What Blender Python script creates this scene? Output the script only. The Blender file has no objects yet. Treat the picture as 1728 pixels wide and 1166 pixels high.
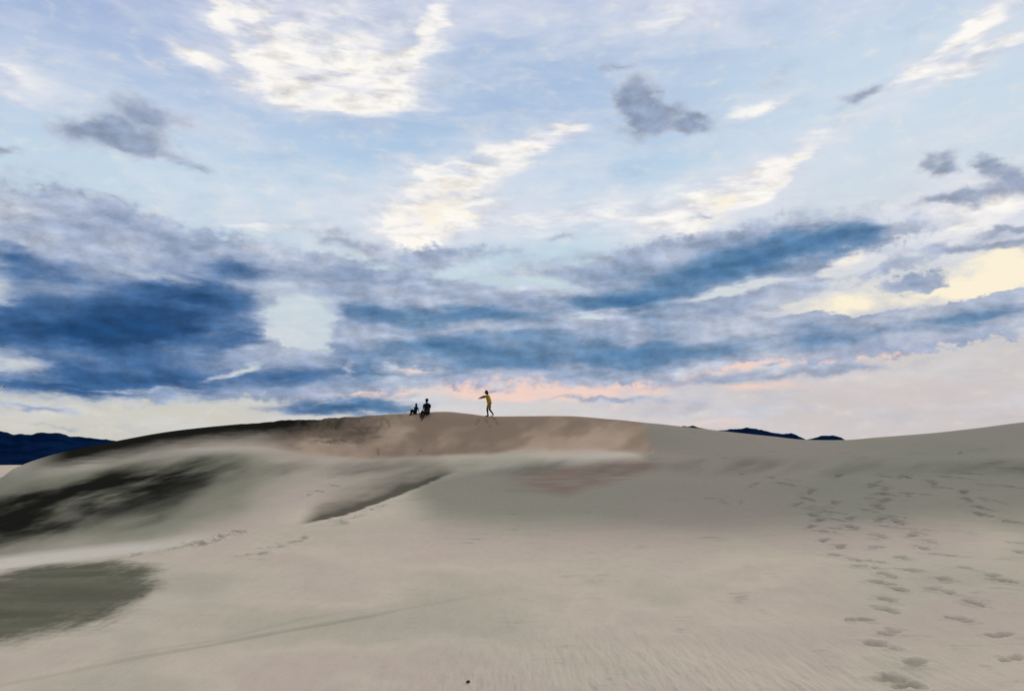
import bpy, bmesh, math, random
import numpy as np
from mathutils import Vector, Matrix
R = math.radians
SC = bpy.context.scene
COL = SC.collection

# ------------------------------------------------------------------ camera
F = 1356.0                      # focal length in photo pixels (1728 x 1166)
PITCH = math.atan(177.0/F)
EYE = 1.6
cam_d = bpy.data.cameras.new("camera"); cam = bpy.data.objects.new("camera", cam_d)
COL.objects.link(cam); SC.camera = cam
cam_d.sensor_width = 36; cam_d.lens = 36*F/1728
cam_d.clip_start = 0.05; cam_d.clip_end = 20000
cam.location = (0, 0, EYE); cam.rotation_euler = (R(90)+PITCH, 0, 0)

def ray(px, py):
    """azimuth and elevation (radians) of a view direction"""
    X = (px-864)/F; Y = (583-py)/F
    dx = X; dy = math.cos(PITCH)-Y*math.sin(PITCH); dz = math.sin(PITCH)+Y*math.cos(PITCH)
    return math.atan2(dx, dy), math.atan2(dz, math.hypot(dx, dy))

# ------------------------------------------------------------------ exposure
SC.view_settings.view_transform = 'Standard'
SC.view_settings.look = 'None'
SC.view_settings.exposure = 0.0
SC.view_settings.gamma = 1.0
SC.view_settings.use_curve_mapping = False
SC.cycles.max_bounces = 4; SC.cycles.diffuse_bounces = 2; SC.cycles.glossy_bounces = 1

def lin(r, g, b):
    f = lambda c: ((c/255+0.055)/1.055)**2.4 if c > 10 else c/255/12.92
    return (f(r), f(g), f(b), 1)

# ------------------------------------------------------------------ node helper
class NT:
    def __init__(s, tree): s.t = tree; s.n = tree.nodes; s.l = tree.links
    def node(s, typ, **kw):
        n = s.n.new(typ)
        for k, v in kw.items(): setattr(n, k, v)
        return n
    def put(s, sock, v):
        if hasattr(v, 'is_output') or isinstance(v, bpy.types.NodeSocket): s.l.new(v, sock)
        else: sock.default_value = v
    def math(s, op, a, b=None, c=None, clamp=False):
        n = s.node('ShaderNodeMath', operation=op, use_clamp=clamp)
        s.put(n.inputs[0], a)
        if b is not None: s.put(n.inputs[1], b)
        if c is not None: s.put(n.inputs[2], c)
        return n.outputs[0]
    def smooth(s, v, a, b, lo=0.0, hi=1.0):
        n = s.node('ShaderNodeMapRange', interpolation_type='SMOOTHSTEP')
        s.put(n.inputs['Value'], v)
        for k, x in (('From Min', a), ('From Max', b), ('To Min', lo), ('To Max', hi)): s.put(n.inputs[k], x)
        return n.outputs['Result']
    def mix(s, f, a, b, mode='MIX'):
        n = s.node('ShaderNodeMix', data_type='RGBA', blend_type=mode)
        s.put(n.inputs[0], f); s.put(n.inputs[6], a); s.put(n.inputs[7], b)
        return n.outputs[2]
    def comb(s, x, y, z=0.0):
        n = s.node('ShaderNodeCombineXYZ')
        for i, v in enumerate((x, y, z)): s.put(n.inputs[i], v)
        return n.outputs[0]
    def vmath(s, op, a, b):
        n = s.node('ShaderNodeVectorMath', operation=op)
        s.put(n.inputs[0], a); s.put(n.inputs[1], b)
        return n.outputs[0]
    def noise(s, vec, scale, detail=4, rough=0.5, dist=0.0, col=False, dims='3D'):
        n = s.node('ShaderNodeTexNoise', noise_dimensions=dims)
        s.put(n.inputs['Vector'], vec); n.inputs['Scale'].default_value = scale
        n.inputs['Detail'].default_value = detail; n.inputs['Roughness'].default_value = rough
        n.inputs['Distortion'].default_value = dist
        return n.outputs['Color'] if col else n.outputs[0]
    def mapping(s, vec, loc=(0,0,0), rot=(0,0,0), scale=(1,1,1), typ='POINT'):
        n = s.node('ShaderNodeMapping', vector_type=typ)
        s.put(n.inputs['Vector'], vec)
        n.inputs['Location'].default_value = loc; n.inputs['Rotation'].default_value = rot
        n.inputs['Scale'].default_value = scale
        return n.outputs[0]
    def ramp(s, f, stops):
        n = s.node('ShaderNodeValToRGB'); e = n.color_ramp.elements
        e[0].position, e[0].color = stops[0]; e[1].position, e[1].color = stops[-1]
        for p, c in stops[1:-1]: q = e.new(p); q.color = c
        s.put(n.inputs[0], f)
        return n.outputs[0]

# ------------------------------------------------------------------ sun
SUN_AZ, SUN_EL = R(36), R(14)
sun_d = bpy.data.lights.new("sun", 'SUN'); sun_d.energy = 1.3; sun_d.angle = R(14); sun_d.color = (1, 0.86, 0.72)
sun = bpy.data.objects.new("sun", sun_d); COL.objects.link(sun)
sun.rotation_euler = Vector((-math.sin(SUN_AZ)*math.cos(SUN_EL), -math.cos(SUN_AZ)*math.cos(SUN_EL), -math.sin(SUN_EL))).to_track_quat('-Z', 'Y').to_euler()

# ------------------------------------------------------------------ sky
world = bpy.data.worlds.new("World"); SC.world = world; world.use_nodes = True
w = NT(world.node_tree); w.n.clear()
out = w.node('ShaderNodeOutputWorld'); bg = w.node('ShaderNodeBackground'); w.l.new(bg.outputs[0], out.inputs[0])
bg.inputs[1].default_value = 0.12
SK = 1/0.12
tc = w.node('ShaderNodeTexCoord').outputs['Generated']
sp = w.node('ShaderNodeSeparateXYZ'); w.l.new(tc, sp.inputs[0])
X_, Y_, Z_ = sp.outputs
AZ = w.math('MULTIPLY', w.math('ARCTAN2', X_, Y_), 57.29578)
EL = w.math('MULTIPLY', w.math('ARCSINE', Z_), 57.29578)
P0 = w.comb(AZ, EL)

def add3(vec, col, ax, ay):
    c = w.vmath('SUBTRACT', col, (0.5, 0.5, 0.5))
    return w.vmath('ADD', vec, w.vmath('MULTIPLY', c, (ax, ay, 0)))
# cloud turbulence: wide swirls, then ragged edges, drawn out along the wind
def nz(loc, sx, scale, det, rough, rot=0, vec=None, col=False):
    return w.noise(w.mapping(P0 if vec is None else vec, loc=(*loc, 0), rot=(0, 0, R(rot)), scale=(sx, 1, 1)), scale, det, rough, col=col, dims='2D')
n_big = nz((0, 0), .45, .16, 2, .5, col=True)
n_mid = nz((31, 7), .6, .62, 5, .55, col=True)
PB = add3(P0, n_big, 1.6, .9)
P1 = add3(PB, n_mid, 3.6, 1.7)                                 # heaped cloud
P2 = add3(PB, nz((3, 5), .24, .9, 4, .5, -20, col=True), 2.6, 1.5)          # fibrous high cloud
P3 = add3(PB, nz((11, 3), .32, .6, 7, .6, col=True), 4.6, 1.9)              # layered cloud bank
P4 = add3(P3, nz((51, 13), .8, 1.3, 4, .6, col=True), 1.8, 1.5)             # its billowed rim

def blobs(vec, items):
    """sum of soft elliptical cloud cells; each (px, py, rx, ry, tilt, weight)"""
    acc = None
    for (px, py, rx, ry, tilt, wt) in items:
        a, e = ray(px, py); a2, _ = ray(px+1, py); _, e2 = ray(px, py-1)
        dx = math.degrees(a2-a); dy = math.degrees(e2-e)
        m = w.mapping(vec, loc=(math.degrees(a), math.degrees(e), 0), rot=(0, 0, R(tilt)), scale=(rx*dx, ry*dy, 1), typ='TEXTURE')
        g = w.node('ShaderNodeTexGradient', gradient_type='SPHERICAL'); w.l.new(m, g.inputs[0])
        acc = w.math('MULTIPLY', g.outputs['Fac'], wt) if acc is None else w.math('MULTIPLY_ADD', g.outputs['Fac'], wt, acc)
    return acc
def rough(v, n, k):          # v + (n-0.5)*k
    return w.math('ADD', v, w.math('MULTIPLY_ADD', n, k, -.5*k))
def times(c, f):
    n = w.node('ShaderNodeVectorMath', operation='SCALE'); w.put(n.inputs[0], c); w.put(n.inputs['Scale'], f)
    return n.outputs[0]

# clear air behind the clouds
nish = w.node('ShaderNodeTexSky', sky_type='NISHITA', sun_disc=False)
nish.sun_elevation = SUN_EL; nish.sun_rotation = SUN_AZ; nish.air_density = 1.0; nish.dust_density = 1.5; nish.ozone_density = 2.0
def S(r, g, b, k=1.0):
    c = lin(r, g, b); return (c[0]*SK*k, c[1]*SK*k, c[2]*SK*k, 1)
def elramp(stops):              # stops in photo rows at the middle of the view
    st = []
    for y, c in stops:
        e = math.degrees(ray(864, y)[1])
        st.append(((e+10)/100, lin(*c)))
    st.sort(key=lambda q: q[0])
    return w.ramp(w.math('MULTIPLY_ADD', EL, 0.01, 0.1), st)
left = elramp([(790, (205, 204, 198)), (700, (207, 205, 196)), (600, (200, 212, 216)), (460, (198, 213, 226)), (330, (198, 219, 235)), (240, (188, 208, 233)), (120, (170, 190, 224)), (0, (172, 184, 222))])
mid = elramp([(790, (205, 200, 197)), (690, (204, 200, 203)), (600, (196, 205, 216)), (500, (198, 217, 224)), (330, (176, 208, 232)), (200, (172, 196, 226)), (100, (166, 191, 223)), (0, (184, 198, 228))])
right = elramp([(790, (202, 196, 194)), (680, (199, 191, 192)), (590, (203, 200, 199)), (450, (210, 216, 222)), (300, (200, 217, 231)), (150, (192, 213, 232)), (0, (184, 200, 229))])
clear = w.mix(w.smooth(AZ, -26, -2), left, mid)
clear = w.mix(w.smooth(AZ, 2, 26), clear, right)
clear = w.mix(1.0, clear, (SK, SK, SK, 1), 'MULTIPLY')
clear = w.mix(0.08, clear, w.vmath('MINIMUM', nish.outputs[0], (8.0, 7.6, 7.4)))
# faint unevenness of the high veil
veil = nz((2, 8), .3, .5, 5, .55, -14, vec=P2)
clear = w.mix(w.smooth(veil, 0.42, 0.78, 0, 0.42), clear, S(222, 224, 233))

col = clear
# --- white high cloud
WHITE = [(520, 125, 290, 85, -3, .75), (640, 115, 160, 90, 20, .7), (450, 60, 170, 90, -35, .65), (560, 165, 220, 40, 2, .85), (330, 100, 120, 24, -18, .7),
         (372, 30, 90, 22, -62, .8), (730, 45, 95, 22, 42, .8), (540, 20, 280, 90, 0, .6), (480, 120, 130, 34, -10, .4), (700, 110, 110, 36, 40, .5),
         (235, 92, 70, 9, -22, .5),
         (850, 262, 190, 46, 22, 1.05), (930, 232, 80, 24, 18, .8), (720, 288, 110, 30, 0, .75), (735, 350, 160, 76, 15, 1.1), (820, 372, 190, 50, 3, .6), (710, 398, 120, 26, 0, .6),
         (1320, 285, 210, 36, 30, 1.1), (1205, 345, 170, 46, 22, 1.1), (1100, 345, 270, 70, 8, .5), (1000, 370, 220, 50, 0, .35),
         (1640, 55, 220, 26, 21, 1.3), (1645, 102, 200, 32, 15, 1.15), (1530, 132, 70, 18, 12, .5), (1275, 186, 100, 18, 11, .9), (1215, 180, 34, 16, 60, .4),
         (1160, 22, 280, 70, 9, .5), (860, 12, 200, 46, 8, .3), (40, 135, 170, 50, -10, .5), (20, 162, 120, 18, -12, .5), (470, 330, 330, 100, -5, .3), (460, 382, 130, 18, 0, .5),
         (1560, 360, 250, 70, 12, .55), (1680, 350, 150, 55, 12, .85), (640, 255, 130, 18, -14, .35), (1655, 216, 66, 11, 8, .5), (325, 212, 60, 22, 20, .7),
         (1420, 440, 120, 40, 20, .5), (620, 430, 150, 50, 0, .4), (520, 545, 130, 80, 0, .3)]
cw = blobs(P2, WHITE)
f1 = nz((9, 2), .3, .9, 7, .58, -20, vec=PB); f2 = nz((9.25, 1.65), .3, .9, 7, .58, -20, vec=PB)
HALO = [(560, 90, 380, 150, 0, 1.0), (830, 320, 330, 130, 14, 1.0), (1250, 320, 330, 90, 22, .9), (1620, 90, 240, 80, 18, .9), (1150, 20, 330, 100, 8, .8), (60, 140, 240, 80, 0, .8), (500, 350, 360, 100, 0, .7), (1600, 370, 300, 110, 6, 1.0), (1050, 370, 400, 70, 0, .7), (850, 20, 200, 60, 0, .7)]
ah = w.smooth(rough(blobs(P2, HALO), f1, .9), -.05, 1.0, 0, 0.72)
col = w.mix(ah, col, S(222, 226, 236))
f3 = nz((40, 2), .22, 1.0, 5, .52, -24, vec=P2)
aw = w.smooth(w.math('MULTIPLY', cw, w.math('MULTIPLY_ADD', w.math('ADD', f1, f3), 1.3, -0.25)), 0.0, 1.15, 0, 0.95)
wemb = w.math('MULTIPLY_ADD', w.math('SUBTRACT', f1, f2), .9, 1.0)
wcol = w.mix(w.smooth(w.math('MULTIPLY_ADD', aw, .35, f3), .50, .92), S(220, 221, 232), S(253, 249, 243))
col = w.mix(aw, col, times(wcol, w.math('MINIMUM', wemb, 1.02)))
t0_ = nz((64, 9), .5, 1.0, 6, .6, vec=PB)
# --- warm openings lit by the low sun
YEL = [(1710, 460, 130, 60, 8, 1.3), (1610, 492, 120, 28, 6, .9), (1430, 512, 140, 28, 5, .9), (745, 350, 120, 55, 20, .5), (1220, 345, 80, 24, 25, .5), (1660, 430, 110, 34, 20, .5), (1440, 432, 90, 30, 30, .35)]
PNK = [(880, 646, 200, 34, 2, 1.5), (1010, 655, 250, 22, 3, 1.2), (1150, 626, 170, 16, 4, .8), (1390, 604, 270, 18, 4, 1.1), (1500, 592, 170, 22, 4, .7), (542, 664, 66, 10, 0, 1.3), (640, 668, 120, 9, 2, .9), (1295, 652, 100, 12, 0, .8), (1195, 712, 120, 12, 3, .6), (1500, 660, 260, 60, 0, .25), (700, 622, 60, 10, 0, .6), (1060, 690, 260, 30, 0, .3)]
col = w.mix(w.smooth(rough(blobs(P1, YEL), t0_, 1.2), 0.0, 0.9, 0, 0.92), col, S(255, 243, 216))
col = w.mix(w.smooth(rough(blobs(P3, PNK), f1, .3), 0.05, 0.85, 0, 0.9), col, S(243, 209, 196))

# shared billow texture, with a second sample a little towards the light for its shading
t1_ = nz((4, 9), .5, .75, 7, .6, vec=PB); t2_ = nz((4.22, 9.34), .5, .75, 7, .6, vec=PB)
emb = w.math('SUBTRACT', t1_, t2_)
# --- small lavender grey clouds
GREY = [(245, 200, 110, 44, -4, 1.25), (165, 236, 115, 42, -6, 1.25), (250, 250, 130, 28, -6, 1.0), (0, 250, 44, 18, 0, 1), (325, 288, 54, 17, 3, .7),
        (1072, 160, 46, 60, 10, 1.1), (1110, 195, 105, 38, -14, 1.1), (1065, 222, 70, 30, 0, .8), (1040, 112, 38, 13, 0, .8), (1185, 204, 60, 18, 5, .9), (1455, 163, 85, 20, 0, .9),
        (1580, 283, 54, 30, 0, 1.2), (1662, 272, 40, 26, 0, 1.1), (1705, 302, 90, 42, -8, 1.4), (1622, 334, 76, 20, -8, 1.2), (1550, 345, 70, 24, 0, .7),
        (90, 365, 260, 50, 0, .8), (170, 338, 100, 22, -4, .6), (470, 60, 100, 30, 10, .4), (620, 75, 130, 34, 5, .4), (1700, 384, 110, 14, 6, 1.1), (1690, 410, 100, 18, 0, 1.2), (1590, 416, 80, 15, 0, 1.0),
        (815, 330, 70, 14, 8, .6), (560, 402, 60, 22, 0, .9), (620, 420, 70, 22, 0, .8), (945, 405, 46, 12, 0, .8), (1190, 362, 34, 8, 0, .8),
        (60, 690, 120, 10, -2, 1.0), (90, 719, 66, 5, 0, .7), (845, 662, 30, 7, 4, .9), (855, 643, 18, 5, 0, .9), (1540, 598, 120, 7, 0, .9), (1300, 608, 56, 7, 4, 1.0), (1000, 672, 160, 8, 0, .8), (1200, 640, 280, 24, 2, .9), (1450, 625, 220, 16, 0, .7), (1180, 690, 300, 36, 0, .5)]
cg = rough(blobs(P1, GREY), t1_, .9)
ag = w.smooth(cg, 0.10, 0.85, 0, 0.88)
gcol = w.ramp(cg, [(0.1, lin(192, 198, 214)), (0.55, lin(170, 178, 197)), (1.0, lin(140, 154, 180))])
gcol = w.mix(1.0, gcol, (SK, SK, SK, 1), 'MULTIPLY')
col = w.mix(ag, col, times(gcol, w.math('MULTIPLY_ADD', emb, 1.1, 1.0)))

# --- the grey bank and its blue cores
OPEN = [(515, 540, 84, 46, 14, .95), (480, 575, 50, 26, -20, .5), (540, 585, 40, 22, 20, .7), (402, 626, 60, 10, 22, 1.2), (985, 538, 100, 14, 6, .9), (1060, 560, 36, 26, -20, .8), (1700, 462, 130, 46, 8, 1.3), (1430, 512, 120, 24, 4, 1.5), (1330, 530, 66, 12, 10, .9), (1585, 500, 110, 20, 4, 1.0), (10, 500, 60, 20, 0, .4), (0, 610, 120, 26, -8, .7), (1440, 440, 60, 34, 40, .9), (1280, 480, 140, 12, 8, .8), (230, 460, 200, 18, -10, .5), (780, 450, 100, 34, 0, .6), (705, 622, 80, 11, 0, 1.0), (585, 626, 20, 12, 60, .7), (200, 655, 200, 6, 0, .5), (1190, 500, 140, 12, 6, .7), (1240, 625, 200, 8, 3, .8), (900, 480, 120, 14, -6, .5), (640, 455, 80, 14, 0, .5), (60, 640, 160, 8, 0, .4)]
BANK = [(1690, 533, 240, 50, 10, 1.8), (1500, 562, 300, 50, 6, 1.7), (1250, 583, 340, 60, 5, 1.6), (1000, 603, 300, 58, 3, 1.5), (1150, 520, 300, 60, 6, .9), (1300, 430, 270, 74, 4, 1.1), (1060, 470, 260, 70, 8, .9),
        (700, 480, 260, 70, 4, 1.0), (640, 540, 190, 60, 0, .9), (820, 560, 300, 80, 0, 1.0), (620, 620, 260, 50, 0, 1.1), (560, 460, 90, 40, 0, .8), (740, 430, 120, 26, 4, .7),
        (180, 430, 420, 110, -8, 1.0), (400, 430, 200, 44, -6, .9), (150, 600, 440, 90, 0, 1.3), (430, 650, 300, 34, 0, 1.3), (430, 560, 70, 60, 0, .8), (100, 370, 260, 50, 0, .8), (1560, 480, 110, 28, 8, 1.2), (1480, 455, 180, 20, 10, .6), (1480, 395, 120, 28, 4, .8)]
opens = w.math('MULTIPLY', blobs(P3, OPEN), w.math('MULTIPLY_ADD', t1_, 1.8, 0.1))
cb = rough(w.math('SUBTRACT', blobs(P4, BANK), opens), t1_, .6)
ab = w.smooth(cb, 0.0, 0.55, 0, 0.93)
bn = nz((8, 1), .4, .5, 6, .55, vec=P3)
bcol = w.ramp(bn, [(0.28, lin(136, 154, 184)), (0.5, lin(166, 178, 202)), (0.72, lin(198, 204, 216))])
bcol = w.mix(1.0, bcol, (SK, SK, SK, 1), 'MULTIPLY')
col = w.mix(ab, col, times(bcol, w.math('MULTIPLY_ADD', emb, .9, 1.0)))
DARK = [(180, 530, 340, 150, 0, .35), (60, 470, 240, 80, -4, .5), (20, 430, 100, 50, 0, .5), (430, 448, 160, 30, -4, .7), (335, 500, 190, 66, 3, 1.1), (150, 565, 320, 74, 0, .8), (250, 560, 250, 52, 0, .9), (300, 640, 420, 44, 0, 1.0), (60, 650, 240, 34, 0, .8), (420, 560, 60, 60, 0, .4), (0, 570, 120, 60, 0, .5),
        (640, 525, 200, 40, 0, .7), (820, 530, 270, 26, 4, .8), (720, 590, 270, 46, 2, .9), (930, 570, 300, 50, 0, .5), (600, 630, 230, 30, 0, .6), (820, 620, 170, 20, 4, .4),
        (1300, 435, 240, 56, 6, 1.0), (1400, 400, 140, 36, 0, .7), (1150, 460, 240, 54, 10, .7), (1060, 505, 180, 34, 0, .8), (1000, 450, 130, 34, 0, .4), (1490, 395, 80, 26, 4, .5),
        (1690, 535, 200, 34, 10, .7), (1480, 563, 260, 34, 6, .6), (1220, 590, 300, 38, 5, .6), (1000, 605, 280, 40, 3, .7), (1150, 530, 300, 60, 6, .3), (1545, 484, 70, 20, 8, .5), (590, 688, 180, 22, 2, 1.4)]
dn = nz((4, 29), .30, .65, 7, .58)
dt = w.math('SUBTRACT', rough(blobs(P3, DARK), dn, .85), w.math('MULTIPLY', opens, .8))
ad = w.smooth(dt, -.02, 0.8, 0, 0.96)
dtc = w.math('MULTIPLY', dt, .8)
dtr = w.math('MULTIPLY', dt, .72)
dcolL = w.ramp(dtc, [(0.0, lin(168, 178, 202)), (0.22, lin(136, 155, 186)), (0.45, lin(98, 127, 167)), (0.72, lin(56, 98, 146)), (1.05, lin(18, 68, 116))])
dcolR = w.ramp(dtr, [(0.0, lin(172, 182, 202)), (0.25, lin(146, 162, 188)), (0.5, lin(108, 140, 174)), (0.75, lin(80, 122, 162)), (1.0, lin(56, 104, 150))])
dcol = w.mix(w.smooth(AZ, -17, -7), dcolL, dcolR)
dcol = w.mix(1.0, dcol, (SK, SK, SK, 1), 'MULTIPLY')
col = w.mix(ad, col, times(dcol, w.math('MULTIPLY_ADD', emb, 1.0, 1.0)))

# --- the rest of the dome: thin bright cloud overhead, dusk blue behind the viewer
over = w.mix(w.smooth(w.noise(tc, 2.2, 6, 0.55), 0.4, 0.62), S(196, 206, 226, 1.25), S(250, 244, 236, 1.5))
col = w.mix(w.smooth(EL, 36, 55), col, over)
backc = w.mix(w.smooth(w.noise(tc, 3.0, 6, 0.55), 0.42, 0.62), S(96, 112, 142), S(150, 152, 166))
back = w.math('MULTIPLY', w.smooth(Y_, 0.45, -0.35), w.smooth(EL, 62, 25))
col = w.mix(back, col, backc)
w.l.new(col, bg.inputs[0])
world.cycles.sampling_method = 'MANUAL'; world.cycles.sample_map_resolution = 512

# ------------------------------------------------------------------ numpy noise
def _h(ix, iy, s):
    n = (ix.astype(np.int64)*374761393 + iy.astype(np.int64)*668265263 + s*1274126177) & 0x7fffffff
    n = ((n ^ (n >> 13))*1274126177) & 0x7fffffff
    return ((n ^ (n >> 16)) & 0xffff)/65535.0
def vnoise(x, y, s=0):
    ix = np.floor(x); iy = np.floor(y); fx = x-ix; fy = y-iy
    fx = fx*fx*(3-2*fx); fy = fy*fy*(3-2*fy)
    a = _h(ix, iy, s); b = _h(ix+1, iy, s); c = _h(ix, iy+1, s); d = _h(ix+1, iy+1, s)
    return (a*(1-fx)+b*fx)*(1-fy)+(c*(1-fx)+d*fx)*fy
def fbm(x, y, o=4, s=0, g=0.5):
    t = 0; a = 1; n = 0
    for k in range(o):
        t = t+a*(vnoise(x*2**k+17.3*k, y*2**k+9.1*k, s+k)-0.5); n += a; a *= g
    return t/n*2
def sstep(v, a, b):
    t = np.clip((v-a)/(b-a), 0, 1); return t*t*(3-2*t)

def cubic_interp(xs, ys, x):
    """Catmull style smooth interpolation through the stations (monotone tangents)"""
    xs = np.asarray(xs, float); ys = np.asarray(ys, float)
    h = np.diff(xs); dl = np.diff(ys)/h
    m = np.zeros_like(ys); m[0] = dl[0]; m[-1] = dl[-1]
    for i in range(1, len(xs)-1):
        m[i] = 0 if dl[i-1]*dl[i] <= 0 else (h[i-1]+h[i])/(h[i-1]/dl[i]+h[i]/dl[i-1]) if False else 2*dl[i-1]*dl[i]/(dl[i-1]+dl[i])
    x = np.clip(x, xs[0], xs[-1]); k = np.clip(np.searchsorted(xs, x)-1, 0, len(xs)-2)
    t = (x-xs[k])/h[k]
    return (2*t**3-3*t**2+1)*ys[k]+(t**3-2*t**2+t)*h[k]*m[k]+(-2*t**3+3*t**2)*ys[k+1]+(t**3-t**2)*h[k]*m[k+1]

# ------------------------------------------------------------------ dune relief
def zof(px, py, d): return EYE + d*math.tan(ray(px, py)[1])
# skyline of the dune: photo column, row, distance in metres
SKY = [(-260, 850, 36), (0, 806, 38), (25, 790, 39), (80, 770, 41), (190, 745, 45), (300, 726, 47), (400, 716, 49), (500, 709, 50), (600, 703, 51), (650, 699.5, 51.3), (700, 697, 51.5), (750, 694.5, 52), (790, 698, 52), (830, 702.5, 52.5), (900, 702, 53), (960, 702, 54), (1030, 707, 55), (1100, 714, 56), (1200, 725, 58), (1300, 736, 60), (1360, 742, 60), (1420, 742.5, 58), (1480, 738, 56), (1570, 731, 53), (1650, 722, 50), (1728, 712, 48), (1980, 690, 44)]
# foot of the steep face
FOOT = [(-260, 866, 31), (0, 822, 33), (80, 795, 36), (190, 773, 40.5), (300, 757, 43), (400, 752, 45), (500, 760, 46.6), (600, 768, 47.4), (740, 766, 48), (900, 758, 49), (1030, 758, 49), (1110, 762, 47), (1200, 772, 44), (1300, 778, 42), (1420, 780, 41), (1570, 772, 39), (1728, 757, 37), (1980, 740, 34)]
def curve(tab):
    az = [ray(a, b)[0] for a, b, _ in tab]
    return az, [zof(*q) for q in tab], [q[2] for q in tab]
s_az, s_z, s_d = curve(SKY); f_az, f_z, f_d = curve(FOOT)
PX = [-260, 0, 150, 300, 500, 700, 864, 1100, 1300, 1500, 1728, 1980]
PXA = [ray(p, 850)[0] for p in PX]
MID = [  # distance, heights at the stations PX
    (5.0,  [0, 0, 0, 0, 0, 0, 0, 0, 0, 0, .02, .03]),
    (7.2,  [-.16, -.13, -.09, -.04, 0, .01, .02, .02, .02, .03, .04, .05]),
    (9.6, [-.15, -.12, -.08, -.02, .02, .03, .04, .05, .05, .06, .08, .1]),
    (11.6, [.02, .02, .03, .05, .05, .05, .06, .06, .06, .09, .12, .15]),
    (15.0, [-.14, -.12, -.06, .06, .13, .13, .08, .05, .06, .10, .14, .18]),
    (22.0, [-.06, -.02, .04, .16, .34, .42, .28, .20, .30, .46, .60, .64]),
    (28.0, [.00, .06, .16, .30, .50, .76, .74, .72, .80, .98, 1.12, 1.2]),
]
def height(az, d):
    az = np.asarray(az, float); d = np.asarray(d, float)
    a = np.clip(az, s_az[0], s_az[-1])
    zc = cubic_interp(s_az, s_z, a); dc = cubic_interp(s_az, s_d, a)
    zf = cubic_interp(f_az, f_z, a); df = cubic_interp(f_az, f_d, a)
    kd = [np.zeros_like(a)+0.0]; kz = [np.zeros_like(a)]
    for dd, hs in MID: kd.append(np.zeros_like(a)+dd); kz.append(cubic_interp(PXA, hs, a))
    kd += [df, dc, dc+2.5, dc+14, np.maximum(dc+24, 82.0), np.zeros_like(a)+150, np.zeros_like(a)+400, np.zeros_like(a)+900, np.zeros_like(a)+9000]
    kz += [zf, zc, zc-0.22, np.minimum(zc-1.6, .4), np.zeros_like(a)+0.02, np.zeros_like(a)-3.5, np.zeros_like(a)-13, np.zeros_like(a)-15, np.zeros_like(a)-15]
    kd = np.array(kd); kz = np.array(kz); n = len(kd)
    h = np.diff(kd, axis=0); dl = np.diff(kz, axis=0)/h
    m = np.zeros_like(kz); m[0] = 0; m[-1] = 0
    for i in range(1, n-1):
        p = dl[i-1]*dl[i]; w1 = 2*h[i]+h[i-1]; w2 = h[i]+2*h[i-1]
        with np.errstate(divide='ignore', invalid='ignore'):
            mm = (w1+w2)/(w1/dl[i-1]+w2/dl[i])
        m[i] = np.where(p > 0, mm, 0)
    z = np.zeros_like(d+a); dq = d+0*a
    for i in range(n-1):
        sel = (dq >= kd[i]) & (dq < kd[i+1]+1e-9)
        t = (dq-kd[i])/h[i]
        zz = (2*t**3-3*t**2+1)*kz[i]+(t**3-2*t**2+t)*h[i]*m[i]+(-2*t**3+3*t**2)*kz[i+1]+(t**3-t**2)*h[i]*m[i+1]
        # the steep face is straight with a sharp brink, not an S
        if i == 1+len(MID): zz = 0.45*zz+0.55*(kz[i]+(kz[i+1]-kz[i])*t)
        z = np.where(sel, zz, z)
    # away from the view the relief eases into rolling dunes
    x = d*np.sin(az); y = d*np.cos(az)
    side = sstep(np.abs(az), R(38), R(70))
    roll = 2.2*fbm(x/38, y/38, 3, 5)*sstep(d, 4, 30)*(1-sstep(d, 120, 400)) - 15*sstep(d, 120, 500)
    z = z*(1-side)+roll*side
    dune2 = 5.0*np.maximum(fbm(x/160+3, y/160, 3, 21), 0)*sstep(d, 160, 300)*(1-sstep(d, 900, 1500))*0.6
    return z+dune2
def pix_of(x, y, z):
    dz = z-EYE; c, s = math.cos(PITCH), math.sin(PITCH)
    f = y*c+dz*s; u = -y*s+dz*c
    return 864+F*x/np.maximum(f, 1e-3), 583-F*u/np.maximum(f, 1e-3)
_ds = np.exp(np.linspace(math.log(2.5), math.log(75), 2500))
def ground_at(px, py):
    a, e = ray(px, py); z = height(np.full_like(_ds, a), _ds); zr = EYE+_ds*math.tan(e)
    k = np.where(z >= zr)[0]
    d = _ds[k[0]] if len(k) else _ds[np.argmax(z-zr)]
    return d*math.sin(a), d*math.cos(a)

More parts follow.
